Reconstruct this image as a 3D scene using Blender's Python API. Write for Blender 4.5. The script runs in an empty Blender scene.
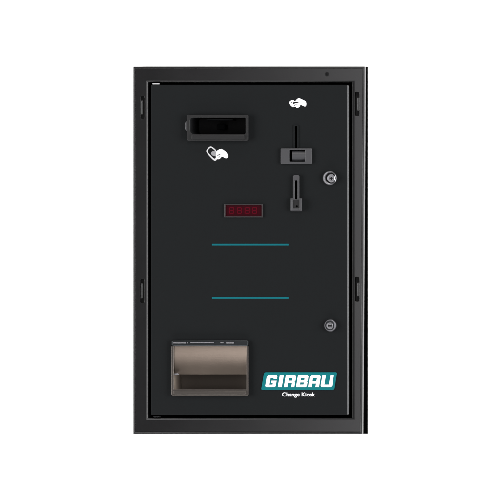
import bpy, bmesh, math, random
from mathutils import Vector, Matrix

random.seed(4)
S = bpy.context.scene
COL = S.collection

# ---------------------------------------------------------------- camera
PX = 0.002                      # one photograph pixel on the machine's front, in metres
CZ = 1.30
CAM_D, CAM_X = 12.0, 2.13       # a long lens, standing to the right of the machine
cd = bpy.data.cameras.new('camera')
cd.sensor_width = 36.0
cd.lens = 36.0 * CAM_D / 1.0
cd.shift_x = -CAM_X
cd.clip_end = 200
cam = bpy.data.objects.new('camera', cd)
cam.location = (CAM_X, -CAM_D, CZ)
cam.rotation_euler = (math.radians(90), 0, 0)
COL.objects.link(cam)
S.camera = cam

# ---------------------------------------------------------------- world and lamps
w = bpy.data.worlds.new('World'); S.world = w; w.use_nodes = True
w.node_tree.nodes['Background'].inputs[0].default_value = (1, 1, 1, 1)
w.node_tree.nodes['Background'].inputs[1].default_value = 0.07
S.view_settings.view_transform = 'Standard'
S.view_settings.look = 'None'
S.view_settings.exposure = 0
S.view_settings.gamma = 1


def area(name, loc, target, sx, sy, power, col=(1, 1, 1)):
    l = bpy.data.lights.new(name, 'AREA')
    l.shape = 'RECTANGLE'; l.size = sx; l.size_y = sy; l.energy = power; l.color = col
    o = bpy.data.objects.new(name, l)
    o.location = loc
    d = Vector(target) - Vector(loc)
    o.rotation_euler = d.to_track_quat('-Z', 'Y').to_euler()
    COL.objects.link(o)
    return o


area('wall_softbox', (-2.6, -1.0, 1.3), (-0.5, 0.2, 1.3), 1.0, 2.6, 180)
area('wall_softbox', (2.6, -1.0, 1.3), (0.5, 0.2, 1.3), 1.0, 2.6, 180)
area('key_softbox', (0.0, -5.0, 1.3), (0.2, 0, 1.3), 0.9, 2.6, 40, (1.0, 0.985, 1.0))
area('wall_softbox', (0, -0.45, -0.45), (0, 0.08, 0.75), 2.0, 0.35, 38)
area('wall_softbox', (0, -0.45, 3.05), (0, 0.08, 1.85), 2.0, 0.35, 14)
area('top_softbox', (0.3, -1.6, 3.2), (0.0, 0, 1.2), 1.2, 0.8, 22, (1.0, 0.95, 0.9))


# ---------------------------------------------------------------- materials
def mat(name, col, rough=0.5, metal=0.0, spec=0.5, bump=0.0, bscale=900, var=0.0, rvar=0.0,
        emit=None, estr=0.0, coat=0.0, aniso_x=False):
    m = bpy.data.materials.new(name); m.use_nodes = True
    nt = m.node_tree; b = nt.nodes['Principled BSDF']
    b.inputs['Base Color'].default_value = (*col, 1)
    b.inputs['Roughness'].default_value = rough
    b.inputs['Metallic'].default_value = metal
    b.inputs['Specular IOR Level'].default_value = spec
    b.inputs['Coat Weight'].default_value = coat
    tc = nt.nodes.new('ShaderNodeTexCoord')
    if bump:
        n = nt.nodes.new('ShaderNodeTexNoise'); n.inputs['Scale'].default_value = bscale
        n.inputs['Detail'].default_value = 3
        if aniso_x:
            mp = nt.nodes.new('ShaderNodeMapping'); mp.inputs['Scale'].default_value = (0.02, 1, 1)
            nt.links.new(tc.outputs['Object'], mp.inputs[0]); nt.links.new(mp.outputs[0], n.inputs['Vector'])
        else:
            nt.links.new(tc.outputs['Object'], n.inputs['Vector'])
        bp = nt.nodes.new('ShaderNodeBump'); bp.inputs['Strength'].default_value = bump
        bp.inputs['Distance'].default_value = 0.0003
        nt.links.new(n.outputs[0], bp.inputs['Height']); nt.links.new(bp.outputs[0], b.inputs['Normal'])
    if var or rvar:
        n2 = nt.nodes.new('ShaderNodeTexNoise'); n2.inputs['Scale'].default_value = 14
        n2.inputs['Detail'].default_value = 5
        nt.links.new(tc.outputs['Object'], n2.inputs['Vector'])
        if var:
            r = nt.nodes.new('ShaderNodeMapRange')
            r.inputs[3].default_value = 1 - var; r.inputs[4].default_value = 1 + var
            nt.links.new(n2.outputs[0], r.inputs[0])
            mx = nt.nodes.new('ShaderNodeVectorMath'); mx.operation = 'SCALE'
            mx.inputs[0].default_value = col
            nt.links.new(r.outputs[0], mx.inputs['Scale']); nt.links.new(mx.outputs[0], b.inputs['Base Color'])
        if rvar:
            r = nt.nodes.new('ShaderNodeMapRange')
            r.inputs[3].default_value = rough - rvar; r.inputs[4].default_value = rough + rvar
            nt.links.new(n2.outputs[0], r.inputs[0]); nt.links.new(r.outputs[0], b.inputs['Roughness'])
    if emit:
        b.inputs['Emission Color'].default_value = (*emit, 1)
        b.inputs['Emission Strength'].default_value = estr
    return m


M = dict(
    wall=mat('white_wall_paint', (0.86, 0.86, 0.86), 0.9, spec=0.2, bump=0.1, bscale=60),
    side=mat('matte_black_side', (0.0006, 0.0006, 0.0006), 1.0, spec=0.0),
    frame=mat('black_powder_coat', (0.0020, 0.0019, 0.0022), 0.24, spec=0.5, bump=0.03, rvar=0.03),
    door=mat('black_door_paint', (0.0043, 0.0050, 0.0055), 0.85, spec=0.10, bump=0.10, var=0.05),
    edge=mat('door_edge_highlight', (0.045, 0.046, 0.048), 0.35, spec=0.5),  # much lighter than the door: the edge's highlight is put into this colour
    cavity=mat('dark_recess_plastic', (0.003, 0.003, 0.0035), 0.6, spec=0.15),
    plastic=mat('charcoal_plastic', (0.0080, 0.0080, 0.0085), 0.45, spec=0.25, bump=0.1),
    plate=mat('dark_grey_plate', (0.029, 0.029, 0.032), 0.45, metal=0.0, spec=0.4, bump=0.1, var=0.08),
    steel=mat('brushed_steel', (0.25, 0.25, 0.265), 0.38, metal=1.0, rvar=0.06),
    pin=mat('pin_glint_steel', (0.42, 0.42, 0.43), 0.4, metal=0.6),  # lighter steel for the top pin, its glint put into the colour
    ring=mat('pictogram_outline_print', (0.38, 0.38, 0.39), 0.6, spec=0.1),
    slot=mat('slot_shadow_paint', (0.0032, 0.0032, 0.0034), 0.6, spec=0.3),
    darksteel=mat('dark_steel', (0.032, 0.035, 0.037), 0.34, metal=1.0),
    bronze=mat('brushed_flap_steel', (0.33, 0.268, 0.222), 0.31, metal=1.0, bump=0.25, bscale=2500, rvar=0.05, aniso_x=True),
    tray=mat('tray_steel', (0.085, 0.076, 0.069), 0.42, metal=1.0, bump=0.1, rvar=0.06),
    trayin=mat('tray_inside_paint', (0.13, 0.106, 0.086), 0.6, spec=0.3, rvar=0.06),
    teal=mat('teal_print', (0.002, 0.098, 0.108), 0.6, spec=0.08),
    stripe=mat('teal_stripe_print', (0.002, 0.080, 0.098), 0.6, spec=0.08),
    white=mat('white_print', (0.62, 0.62, 0.64), 0.5, spec=0.3),
    grey=mat('grey_print', (0.18, 0.18, 0.19), 0.5, spec=0.3),
    red=mat('dark_red_window', (0.018, 0.0008, 0.0026), 0.5, spec=0.04),
    led=mat('dim_red_segment', (0.050, 0.001, 0.005), 0.5, spec=0.04, emit=(0.9, 0.02, 0.06), estr=0.006),
    redrim=mat('display_rim_plastic', (0.011, 0.008, 0.009), 0.4, spec=0.4),
)


# ---------------------------------------------------------------- mesh helpers
def P(px, py):
    return ((px - 250) * PX, CZ + (250 - py) * PX)


def rect(x0, y0, x1, y1, r=0.0, n=5):
    """rounded rectangle outline in photograph pixels; r one radius or four (tl, tr, br, bl)"""
    if not isinstance(r, (tuple, list)):
        r = (r,) * 4
    out = []
    for (cx, cy, sx, sy, a0, rr) in ((x0, y0, 1, 1, 180, r[0]), (x1, y0, -1, 1, 270, r[1]),
                                     (x1, y1, -1, -1, 0, r[2]), (x0, y1, 1, -1, 90, r[3])):
        if rr <= 0:
            out.append((cx, cy)); continue
        ox, oy = cx + sx * rr, cy + sy * rr
        for k in range(n + 1):
            a = math.radians(a0 + 90 * k / n)
            out.append((ox + rr * math.cos(a), oy + rr * math.sin(a)))
    return out


def circ(cx, cy, r, n=28, ry=None):
    ry = ry or r
    return [(cx + r * math.cos(2 * math.pi * k / n), cy + ry * math.sin(2 * math.pi * k / n)) for k in range(n)]


def smooth(p, it=2):
    for _ in range(it):
        q = []
        for i in range(len(p)):
            a, b = p[i], p[(i + 1) % len(p)]
            q += [(a[0] * .75 + b[0] * .25, a[1] * .75 + b[1] * .25), (a[0] * .25 + b[0] * .75, a[1] * .25 + b[1] * .75)]
        p = q
    return p


ROT = Matrix.Rotation(math.radians(90), 4, 'X')


def curve_mesh(cu, yfront, thick):
    o = bpy.data.objects.new('tmp', cu); COL.objects.link(o)
    bpy.context.view_layer.update()
    me = bpy.data.meshes.new_from_object(o.evaluated_get(bpy.context.evaluated_depsgraph_get()))
    bpy.data.objects.remove(o)
    me.transform(Matrix.Translation((0, yfront + thick / 2, 0)) @ ROT)
    return me


class Part:
    def __init__(self):
        self.bm = bmesh.new()

    def mesh(self, me):
        self.bm.from_mesh(me); return self

    def plate(self, outlines, yfront, thick, bevel=0.0, res=2):
        """flat plate facing the viewer: first outline outside, the others holes (photograph pixels)"""
        cu = bpy.data.curves.new('tmp', 'CURVE'); cu.dimensions = '2D'; cu.fill_mode = 'BOTH'
        for ol in outlines:
            sp = cu.splines.new('POLY'); sp.points.add(len(ol) - 1)
            for i, (x, y) in enumerate(ol):
                a, b = P(x, y); sp.points[i].co = (a, b, 0, 1)
            sp.use_cyclic_u = True
        cu.extrude = thick / 2 - bevel
        cu.bevel_depth = bevel; cu.bevel_resolution = res; cu.offset = -bevel
        return self.mesh(curve_mesh(cu, yfront, thick))

    def text(self, body, px, py, size, yfront, thick, sx=1.0, offset=0.0):
        cu = bpy.data.curves.new('tmp', 'FONT'); cu.body = body; cu.size = size
        cu.align_x = 'CENTER'; cu.align_y = 'CENTER'; cu.extrude = thick / 2; cu.offset = offset
        me = curve_mesh(cu, 0, 0)
        a, b = P(px, py)
        me.transform(Matrix.Translation((a, yfront + thick / 2, b)) @ Matrix.Diagonal((sx, 1, 1, 1)))
        return self.mesh(me)

    def cavity(self, ol, y0, y1, shrink=1.0, wall=0.0008):
        """a pocket open to the viewer, walls along the outline from y0 back to y1, closed at the back"""
        bm = self.bm
        cx = sum(p[0] for p in ol) / len(ol); cy = sum(p[1] for p in ol) / len(ol)
        A = [bm.verts.new((P(x, y)[0], y0, P(x, y)[1])) for x, y in ol]
        B = []
        for x, y in ol:
            x2, y2 = cx + (x - cx) * shrink, cy + (y - cy) * shrink
            B.append(bm.verts.new((P(x2, y2)[0], y1, P(x2, y2)[1])))
        n = len(ol)
        for i in range(n):
            bm.faces.new((A[i], A[(i + 1) % n], B[(i + 1) % n], B[i]))
        bm.faces.new(B)
        return self

    def box(self, x0, y0, x1, y1, yf, yb, bevel=0.0):
        (a, b), (c, d) = P(x0, y1), P(x1, y0)
        r = bmesh.ops.create_cube(self.bm, size=1.0)
        for v in r['verts']:
            v.co = Vector(((a + c) / 2 + v.co.x * (c - a), (yf + yb) / 2 + v.co.y * (yb - yf), (b + d) / 2 + v.co.z * (d - b)))
        if bevel:
            es = list({e for v in r['verts'] for e in v.link_edges})
            bmesh.ops.bevel(self.bm, geom=es, offset=bevel, segments=3, affect='EDGES', profile=0.5)
        return self

    def lathe(self, px, py, prof, n=40, flat=None):
        """turned about the viewing axis; prof = (radius in m, y)"""
        bm = self.bm; cx, cz = P(px, py)
        rings = []
        for r, y in prof:
            if r <= 1e-7:
                rings.append([bm.verts.new((cx, y, cz))])
            else:
                ring = []
                for k in range(n):
                    dx, dz = r * math.cos(2 * math.pi * k / n), r * math.sin(2 * math.pi * k / n)
                    if flat is not None:
                        dz = max(dz, flat)
                    ring.append(bm.verts.new((cx + dx, y, cz + dz)))
                rings.append(ring)
        for a, b in zip(rings, rings[1:]):
            for k in range(n):
                k2 = (k + 1) % n
                if len(a) == 1 and len(b) == 1: continue
                if len(a) == 1: bm.faces.new((a[0], b[k], b[k2]))
                elif len(b) == 1: bm.faces.new((a[k], b[0], a[k2]))
                else: bm.faces.new((a[k], b[k], b[k2], a[k2]))
        return self

    def rod(self, x0, x1, py, y, r, n=16):
        """horizontal round rod"""
        bm = self.bm; z = P(0, py)[1]; A = []; B = []
        for k in range(n):
            c, s = math.cos(2 * math.pi * k / n) * r, math.sin(2 * math.pi * k / n) * r
            A.append(bm.verts.new((P(x0, 0)[0], y + c, z + s))); B.append(bm.verts.new((P(x1, 0)[0], y + c, z + s)))
        for k in range(n):
            bm.faces.new((A[k], A[(k + 1) % n], B[(k + 1) % n], B[k]))
        bm.faces.new(A[::-1]); bm.faces.new(B)
        return self

    def sheet(self, rows, thick):
        """rows of (x0px, x1px, y, zpx) down a bent sheet, given thickness backwards"""
        bm = self.bm; nx = 24; g = []
        for off in (0, thick):
            L = []
            for (x0, x1, y, py) in rows:
                L.append([bm.verts.new((P(x0 + (x1 - x0) * i / nx, 0)[0], y + off, P(0, py)[1])) for i in range(nx + 1)])
            g.append(L)
        R = len(rows)
        for L in g:
            for j in range(R - 1):
                for i in range(nx):
                    bm.faces.new((L[j][i], L[j][i + 1], L[j + 1][i + 1], L[j + 1][i]))
        F, K = g
        for i in range(nx):
            bm.faces.new((F[0][i], F[0][i + 1], K[0][i + 1], K[0][i]))
            bm.faces.new((F[-1][i], F[-1][i + 1], K[-1][i + 1], K[-1][i]))
        for j in range(R - 1):
            bm.faces.new((F[j][0], F[j + 1][0], K[j + 1][0], K[j][0]))
            bm.faces.new((F[j][-1], F[j + 1][-1], K[j + 1][-1], K[j][-1]))
        return self

    def build(self, name, material, parent=None, angle=35):
        bm = self.bm
        bmesh.ops.remove_doubles(bm, verts=bm.verts, dist=1e-6)
        bmesh.ops.recalc_face_normals(bm, faces=bm.faces)
        for f in bm.faces: f.smooth = abs(f.normal.y) < 0.9995
        for e in bm.edges:
            if len(e.link_faces) == 2 and e.calc_face_angle(0) > math.radians(angle): e.smooth = False
        xs = [v.co for v in bm.verts]
        c = Vector([(min(v[i] for v in xs) + max(v[i] for v in xs)) / 2 for i in range(3)])
        bmesh.ops.translate(bm, verts=bm.verts, vec=-c)
        me = bpy.data.meshes.new(name); bm.to_mesh(me); bm.free()
        me.materials.append(material)
        o = bpy.data.objects.new(name, me); COL.objects.link(o)
        o.location = c
        WORLD[o] = c
        if parent:
            o.parent = parent; o.location = c - WORLD[parent]
        return o


WORLD = {}

# ---------------------------------------------------------------- the setting: a white studio wall
DEPTH = 0.08
wl = Part()
bmesh.ops.create_cube(wl.bm, size=1.0)
for v in wl.bm.verts:
    v.co = Vector((v.co.x * 12, DEPTH + 0.05 + v.co.y * 0.1, 2.0 + v.co.z * 8))
wall = wl.build('wall', M['wall']); wall['kind'] = 'structure'

# ---------------------------------------------------------------- the machine
mach = bpy.data.objects.new('change_machine', None); COL.objects.link(mach)
WORLD[mach] = Vector((P(248.2, 0)[0], DEPTH, P(0, 433)[1])); mach.location = WORLD[mach]
mach.empty_display_size = 0.1
mach['label'] = 'black wall-mounted change machine with banknote slot, coin slot, two round locks and teal badge'
mach['category'] = 'change machine'

X0, X1, Y0, Y1 = 133.2, 361.8, 66.6, 433.9          # outer edge of the front
cab = Part()
for (a, b_, c, d) in ((X0 + .6, Y0 + .1, X0 + 2.6, Y1 - .1), (X1 - 2.3, Y0 + .1, X1 - .3, Y1 - .1),
                      (X0 + 2.6, Y0 + .1, X1 - 2.3, Y0 + 2.1), (X0 + 2.6, Y1 - 2.1, X1 - 2.3, Y1 - .1)):
    cab.box(a, b_, c, d, 0.0165, DEPTH - .006)
cab.box(X0 + .6, Y0 - .9, X1 - .3, Y1 + .9, DEPTH - .0059, DEPTH - .0005)      # back panel and wall flange
cabinet = cab.build('cabinet', M['side'], mach)

# ---- frame: rolled outer rim, flat face with slotted holes, inner lip
GX0, GX1, GY0, GY1 = 148.4, 352.2, 82.0, 418.2      # frame opening
slots = [rect(140.2, 96, 144.6, 119, 2), rect(140.0, 279, 144.4, 303, 2),
         rect(354.6, 92, 359.6, 116, 2), rect(354.6, 277, 359.6, 301.6, 2)]
fr = Part()
XT, XB = 364.8, 362.2                                # right-hand edge is a little out of square, wider at the top


def quad(i):
    return [(X0 + i, Y0 + i), (XT - i * .9, Y0 + i), (XB - i * .9, Y1 - i), (X0 + i, Y1 - i)]


fr.plate([quad(0), quad(2.0)], 0.0, 0.016, 0.0014, 3)
fr.plate([quad(2.2), rect(GX0 - 1.6, GY0 - 1.2, GX1 + 2.2, GY1 + 1.2)] + slots, 0.0006, 0.010, 0.0004)
LIPS = []                                             # lip rolled over the edge of the opening, widest on the right
prof = [(0.0, 0.0225, 0.0, 0.0225)]
for k in range(7):
    q = math.radians(15 * k); u = k / 6
    prof.append((1 - math.cos(q), 0.0032 - 0.0036 * math.sin(q), u, 0.0013 * (1 - u) ** 2))
prof.append((1.04, 0.0020, 1.01, 0.0020))
for off, yy, offr, yr in prof:
    a, b, c, d = GX0 - 1.7 * off, GY0 - 1.5 * off, GX1 + 2.9 * offr, GY1 + 1.7 * off
    LIPS.append([fr.bm.verts.new((P(x, y)[0], y3, P(x, y)[1])) for x, y, y3 in ((a, b, yy), (c, b, yr), (c, d, yr), (a, d, yy))])
for A, B in zip(LIPS, LIPS[1:]):
    for k in range(4):
        fr.bm.faces.new((A[k], A[(k + 1) % 4], B[(k + 1) % 4], B[k]))
frame = fr.build('frame', M['frame'], mach)
for i, s in enumerate(slots):
    xs = [p[0] for p in s]; ys = [p[1] for p in s]
    a, b, c, d = min(xs), max(xs), min(ys), max(ys)
    latch = Part()
    latch.cavity(rect(a - .2, c - .2, b + .2, d + .2, 2), 0.0036, 0.0085)
    lo = latch.build('latch_slot', M['slot'], frame)
    tg = Part()
    if i < 2:
        tg.box(a + .9, c + 4.2, a + 2.3, d - 4.6, 0.0008, 0.0084, 0.0006)
    else:
        tg.box(b - 2.2, c + 5.6, b - .1, d - 5.2, 0.0002, 0.0084, 0.0008)
    tg.build('latch_tongue', M['frame'], frame)
sc = Part(); sc.lathe(326.8, 74.2, [(0.0, 0.0002), (0.0018, 0.0002), (0.0022, -0.0006), (0.0036, -0.0004), (0.0044, 0.0005)])
sc.build('screw_plug', M['cavity'], frame)

# ---- door
DX0, DX1, DY0, DY1 = 151.0, 348.4, 85.0, 414.8
YD = 0.0                                            # door front
mouth = rect(190.6, 117.6, 246.2, 134.4, (3, 1.2, 1.6, 4.5))
slit = rect(295.0, 126.2, 297.3, 149.5, .8)
traycut = rect(173.2, 341.5, 247.6, 394)
btncut = rect(289.4, 150.0, 305.4, 161.6, .8)
retcut = rect(295.1, 180.2, 297.9, 199.4, 1.2)
dr = Part()
dr.plate([rect(DX0, DY0, DX1 - 1.7, DY1, .8), mouth, slit, traycut, retcut, btncut], YD, 0.020, 0.0016, 4)
door = dr.build('door', M['door'], mach, 50)
es = Part(); es.box(DX1 - 1.65, DY0 + .3, DX1, DY1 - .3, YD + .0004, 0.0196, 0.0014)
es.build('edge_highlight_strip', M['edge'], door)  # strip added to carry the highlight along the door's right edge
for (y, dx) in ((83.9, 0), (416.9, .8)):
    h = Part(); h.rod(152.6 + dx, 159.4 + dx, y, 0.0006, 0.0014 if y < 200 else 0.0009)
    h.build('hinge_pin', M['pin'] if y < 200 else M['steel'], door)


def flush(ol, thick=0.0004):
    return YD - thick + 0.0001, thick


# ---- printed stripes
for y in (244.5, 298.0):
    p = Part(); p.plate([rect(212, y - .85, 288.6, y + .85, .4)], YD - 0.0003, 0.0004)
    p.build('stripe', M['stripe'], door)

# ---- pictograms
ic = Part()
ic.plate([smooth([(288.9, 103.2), (289.2, 101.2), (291.2, 100.1), (293.6, 99.9), (295.0, 101.5), (297, 99.0), (299, 97.8),
                  (301.2, 98.9), (304.8, 100.5), (306.3, 101.8), (306.4, 105.6), (305.2, 107.0), (302.6, 105.8),
                  (300.2, 104.6), (300.3, 106.9), (297, 108.3), (295.8, 107.0), (293.2, 107.3), (290.6, 106.4)]),
          smooth([(293.0, 102.9), (293.6, 101.7), (296, 101.6), (299.4, 102.4), (298.9, 103.3), (295.6, 102.7), (293.8, 104.2)], 1),
          smooth([(293.6, 105.4), (295.4, 104.6), (298.4, 104.9), (298.2, 105.6), (295.6, 105.5), (294.0, 106.2)], 1), smooth([(290.2, 102.6), (291.8, 101.6), (291.9, 102.2), (290.5, 103.2)], 1)], YD - 0.0003, 0.0004)
ico = ic.build('coin_hand_pictogram', M['white'], door)
ic = Part()
ic.plate([smooth([(206.2, 152.4), (206.5, 149.9), (209.6, 146.7), (212.0, 146.6), (217.4, 151.3), (217.2, 159.4), (215.4, 160.9), (213.2, 160.1)], 2),
          smooth([(207.4, 151.9), (207.9, 150.2), (210.3, 147.9), (211.8, 148.0), (216.4, 152.0), (216.6, 156.0), (215.2, 158.8), (213.6, 158.4)], 1)],
         YD - 0.0003, 0.0004)
ic.build('banknote_outline_print', M['ring'], door); ic = Part()
ic.plate([smooth([(216.0, 152.0), (218.5, 149.9), (220.9, 148.9), (223.8, 150.2), (226.7, 152.6), (228.0, 155.4), (227.6, 158.0),
                  (225.4, 158.4), (222.6, 156.6), (221.4, 156.9), (219.8, 158.9), (217.2, 159.4), (215.8, 157.0)]),
          smooth([(216.9, 155.9), (219.2, 153.9), (221.4, 153.7), (221.0, 154.4), (219.5, 154.7), (217.3, 156.6)], 1),
          smooth([(218.2, 157.6), (220.2, 155.8), (220.7, 156.2), (218.8, 158.1)], 1)],
         YD - 0.00045, 0.0004)
ico = ic.build('banknote_hand_pictogram', M['white'], door)
ic = Part(); ic.plate([smooth([(210.8, 153.2), (212.4, 151.2), (214.8, 151.2), (217.6, 152.2), (217.4, 156.6), (214.6, 156.2), (212.2, 155.4)])], YD - 0.0002, 0.0003); ic.build('pictogram_shade', M['grey'], door)

# ---- banknote acceptor
bz = Part()
bz.plate([rect(187.6, 115.0, 248.6, 140.8, (1.2, 1.2, 2, 2)), rect(190.6, 117.6, 246.2, 134.4, (3, 1.2, 1.6, 4.5))], YD - 0.007, 0.0068, 0.0010, 3)
bezel = bz.build('banknote_acceptor', M['plastic'], mach)
b = Part(); b.plate([smooth([(185.0, 126), (185.8, 121.5), (188.2, 120.5), (188.2, 131.5), (185.8, 130.5)], 2)], YD - 0.005, 0.0048, 0.0008)
b.build('side_lobe_highlight', M['plate'], bezel)  # side lobe of the acceptor, its highlight given as a lighter grey
b = Part(); b.box(192.5, 134.9, 245.0, 139.4, YD - 0.0095, YD - 0.0065, 0.0014)
b.build('entry_lip', M['plastic'], bezel)
b = Part(); b.cavity(rect(190.2, 117.2, 246.6, 134.8, (3, 1.2, 1.6, 4.5)), YD - 0.0010, 0.07, 0.92)
b.build('throat', M['cavity'], bezel)
b = Part(); b.box(213.5, 123.5, 221.5, 129.5, 0.035, 0.06, 0.002); b.box(205, 118.9, 232, 120.0, 0.012, 0.05, 0.0005)
b.build('note_guide', M['door'], bezel)

# ---- coin slot with reject button
cp = Part()
cp.plate([rect(281.0, 148.6, 312.0, 163.8, .8), btncut], YD - 0.0035, 0.0034, 0.0008, 3)
coin = cp.build('coin_slot', M['plate'], mach)
c = Part(); c.plate([rect(293.6, 124.9, 298.7, 148.5, 1.4), rect(295.0, 126.2, 297.3, 149.0, .8)], YD - 0.0012, 0.0011, 0.0004)
c.build('slit_rim', M['door'], coin)
c = Part(); c.cavity(rect(294.8, 126, 297.5, 149.7, .8), 0.003, 0.06); c.build('slit', M['cavity'], coin)
c = Part(); c.cavity(rect(289.2, 149.8, 305.6, 161.8, .8), 0.001, 0.03); c.build('button_well', M['cavity'], coin)
c = Part()
rows = []
for k in range(13):
    a = math.radians(-78 + 156 * k / 12)
    rows.append((292.2, 305.2, -0.0032 + 0.010 * (1 - math.cos(a)) * .9, 155.8 + 5.2 * math.sin(a) / math.sin(math.radians(78))))
c.sheet(rows, 0.004)
c.build('reject_button', M['plate'], coin)

# ---- coin lever / narrow slot plate
ol = [(293.4, 198.2), (293.4, 176.4), (294.6, 175.0), (298.6, 175.0), (299.6, 176.4), (299.6, 198.2), (302.2, 198.4), (302.2, 210.6), (301.6, 211.4), (291.2, 211.4), (290.6, 210.6), (290.6, 198.4)]
lv = Part(); lv.plate([ol, retcut, circ(297.2, 206.2, 1.1, 16)], YD - 0.0042, 0.0041, 0.0008, 3)
lever = lv.build('token_slot', M['plate'], mach)
c = Part(); c.cavity(rect(294.9, 180, 298.1, 199.6, 1.2), 0.001, 0.05); c.build('slit', M['cavity'], lever)
c = Part(); c.box(291.6, 199.6, 293.6, 210.2, YD - .0060, YD - .0040, .0006); c.box(300.2, 199.0, 301.8, 210.6, YD - .0072, YD - .0040, .0007)
c.box(291.8, 208.6, 301.0, 210.4, YD - .0058, YD - .0040, .0006)
c.build('raised_edge', M['plate'], lever)
c = Part(); c.plate([rect(293.8, 199.8, 300.0, 208.4, .5), circ(297.2, 206.2, 1.1, 16)], YD - .0046, .0008); c.build('inset', M['plastic'], lever)

# ---- display
ds = Part(); ds.plate([rect(224.2, 203.8, 263.0, 217.4, .6), rect(225.4, 204.9, 261.9, 216.3, .3)], YD - 0.0022, 0.0021, 0.0005)
disp = ds.build('display', M['redrim'], mach)
d = Part(); d.box(225.2, 204.7, 262.1, 216.5, YD - 0.0007, YD + 0.0008); d.build('display_window', M['red'], disp)


def seg_digit(part, x, y, h, wd, segs, t=1.0):
    T = {'a': (x, y, x + wd, y + t), 'g': (x, y + h / 2 - t / 2, x + wd, y + h / 2 + t / 2), 'd': (x, y + h - t, x + wd, y + h),
         'f': (x, y + .3, x + t, y + h / 2 - .2), 'b': (x + wd - t, y + .3, x + wd, y + h / 2 - .2),
         'e': (x, y + h / 2 + .2, x + t, y + h - .3), 'c': (x + wd - t, y + h / 2 + .2, x + wd, y + h - .3)}
    for s in segs:
        a, b_, c_, d_ = T[s]
        part.plate([rect(a, b_, c_, d_)], YD - 0.00095, 0.0002)


for k in range(4):
    d = Part(); seg_digit(d, 229.4 + k * 7.6, 206.9, 7.4, 5.0, 'abcdefg' if k < 4 else 'abcdef')
    d.build('digit', M['led'], disp)

# ---- locks
def lock(px, py, r, ox, big):
    """turned collar with an off-centre well and a key plug standing in it"""
    L = Part(); n = 48
    cx, cz = P(px, py); ex = ox * PX * .6
    prof = [(r, -.0001, 0), (r, -.0026, 0), (r * .93, -.0040, 0), (r * .84, -.0042, ex * .4), (r * .76, -.0034, ex), (r * .72, -.0008, ex), (r * .3, -.0008, ex)]
    rings = [[L.bm.verts.new((cx + o_ + q_ * math.cos(2 * math.pi * k / n), YD + y_, cz + q_ * math.sin(2 * math.pi * k / n))) for k in range(n)] for q_, y_, o_ in prof]
    for A, B in zip(rings, rings[1:]):
        for k in range(n):
            L.bm.faces.new((A[k], B[k], B[(k + 1) % n], A[(k + 1) % n]))
    lo = L.build('lock', M['steel'], mach)
    q = Part(); r2 = r * (.58 if big else .56)
    q.lathe(px + ox, py + .2, [(r2, YD - .0009), (r2, YD - .0062), (r2 * .86, YD - .0074), (r2 * .60, YD - .0072), (r2 * .54, YD - .0062), (0.0, YD - .0062)])
    q.build('lock_plug', M['steel'], lo)
    g = Part(); g.lathe(px + ox * .6, py, [(r * .715, YD - .0011), (r * .715, YD - .0013), (0.0, YD - .0013)])
    g.build('lock_well_shade', M['cavity'] if big else M['darksteel'], lo)  # dark disc added for the shade inside the well
    q = Part()
    if big:
        q.box(px + ox - .7, py - .9, px + ox + .7, py + 1.9, YD - .0068, YD - .0060, .0002)
        q.box(px + ox - 1.9, py - .3, px + ox + 1.9, py + .7, YD - .0069, YD - .0061, .0002)
    else:
        q.plate([rect(px + ox - 2.1, py - .7, px + ox + 2.1, py + 1.1, .7)], YD - .0069, .0008)
    q.build('keyhole', M['cavity'], lo)
    return lo


lock(330.0, 178.0, 0.0140, 1.7, True)
lock(330.6, 325.4, 0.0122, -.4, False)

# ---- payout tray
ty = Part()
ty.plate([[(172.0, 346.1), (174.2, 346.1), (174.2, 389.2), (246.9, 389.2), (246.9, 346.1), (248.6, 346.1), (248.6, 394.4), (248.2, 395.2), (247.4, 395.6), (173.2, 395.6), (172.35, 395.2), (172, 394.4)]], YD - 0.0055, 0.0054, 0.0008, 3)
tray = ty.build('payout_tray', M['tray'], mach)
t = Part(); t.box(172.0, 340.2, 248.6, 346.0, YD - 0.0055, YD - 0.0001, 0.0024); t.build('top_rail', M['darksteel'], tray)
t = Part()
for a, b_, rr in ((173.5, 186.5, .0014), (187.5, 188.5, .0012), (191.0, 214.5, .0008), (221.0, 224.0, .0010), (226.6, 234.5, .0015)):
    t.rod(a, b_, 342.6, YD - 0.0056, rr)
t.build('hinge_glint_rod', M['steel'], tray)  # bright steel pieces laid in as the glints along the hinge rail
t = Part(); t.cavity(rect(173.4, 342, 247.4, 393.8), 0.0005, 0.07, 0.97); t.build('tray_inside', M['trayin'], tray)
t = Part()
rows = []
N = 20
for k in range(N + 1):
    u = k / N
    a = math.radians(9 - 26 * u)              # normal tips from upwards to slightly downwards
    if k == 0:
        y, z = 0.0155, 345.2 
    else:
        ds_ = 29.2 / N * PX * 1.13
        y -= math.sin(a) * ds_; z += math.cos(a) * ds_ / PX
    rows.append([174.8 - .2 * u, 247.0 - .9 * u, y, z])
ymin = min(r[2] for r in rows); zs = rows[-1][3]
rows = [(r[0], r[1], r[2] - ymin - 0.0035, 345.2 + (r[3] - 345.2) * (374.4 - 345.2) / (zs - 345.2)) for r in rows]
t.sheet(rows, 0.0012)
t.build('flap', M['bronze'], tray, 60)
t = Part(); t.box(174.6, 373.2, 178.6, 375.0, YD - .0035, YD + .002, .0006); t.build('flap_stop', M['steel'], tray)
t = Part(); t.box(174.4, 390.6, 246.8, 394.2, YD - .0085, YD - .0050, .0014); t.build('front_lip', M['tray'], tray)

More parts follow.
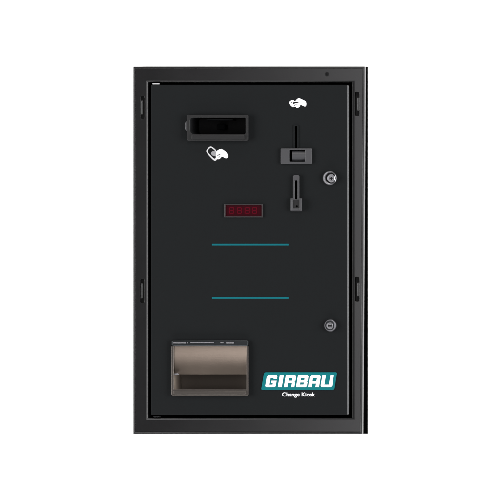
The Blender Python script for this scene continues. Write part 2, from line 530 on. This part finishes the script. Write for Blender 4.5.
# ---- badge with lettering
bd = Part(); bd.plate([[(265.8, 372.2), (336.0, 372.2), (337.0, 372.9), (336.9, 374), (334.6, 388.4), (333.9, 389.5), (332.9, 389.9),
                        (262.4, 389.9), (261.4, 389.2), (261.5, 388.2), (264.0, 373.6), (264.7, 372.6)]], YD - 0.0010, 0.0009, 0.0003)
badge = bd.build('brand_badge', M['teal'], mach)
LET = {
    'G': ([(1.2, 11.5), (9.6, 11.5), (10.5, 10.6), (10.5, 8.0), (7.2, 8.0), (7.2, 9.1), (3.5, 9.1), (3.5, 2.3), (7.2, 2.3), (7.2, 4.2), (5.4, 4.2),
           (5.4, 6.3), (10.5, 6.3), (10.5, .9), (9.6, 0), (1, 0), (0, 1), (0, 10.4)], []),
    'I': ([(0, 0), (3.9, 0), (3.9, 11.5), (0, 11.5)], []),
    'R': ([(0, 0), (3.4, 0), (3.4, 4), (7.0, 4), (7.0, 0), (10.5, 0), (10.5, 4.2), (9.5, 5.1), (10.5, 6.1), (10.5, 10.4), (9.5, 11.5), (0, 11.5)],
          [[(3.4, 6.3), (7, 6.3), (7, 9.1), (3.4, 9.1)]]),
    'B': ([(0, 0), (9.6, 0), (10.6, 1), (10.6, 4.9), (9.7, 5.8), (10.6, 6.7), (10.6, 10.5), (9.6, 11.5), (0, 11.5)],
          [[(3.5, 2.4), (7.1, 2.4), (7.1, 4.6), (3.5, 4.6)], [(3.5, 6.9), (7.1, 6.9), (7.1, 9.1), (3.5, 9.1)]]),
    'A': ([(0, 0), (3.4, 0), (3.4, 3.5), (7.4, 3.5), (7.4, 0), (10.9, 0), (10.9, 10.5), (9.9, 11.5), (1.4, 11.5), (0, 10.2)],
          [[(3.4, 5.8), (7.4, 5.8), (7.4, 9.1), (3.4, 9.1)]]),
    'U': ([(0, 1.2), (0, 11.5), (3.4, 11.5), (3.4, 2.4), (7.9, 2.4), (7.9, 11.5), (11.4, 11.5), (11.4, 1.3), (10.2, 0), (1.2, 0)], []),
}
for ch, x in zip('GIRBAU', (265.2, 278.0, 284.0, 296.2, 308.2, 320.6)):
    o_, h_ = LET[ch]
    f = lambda pts: [(x + u + .17 * v, 387.0 - v) for u, v in pts]
    L = Part(); L.plate([f(o_)] + [f(q) for q in h_], YD - 0.0014, 0.0006)
    L.build('letter', M['white'], badge)
tx = Part(); tx.text('Change Kiosk', 298.4, 394.6, 0.0112, YD - 0.0003, 0.0004, sx=1.04, offset=0.00018)
tx.build('caption_print', M['white'], door)
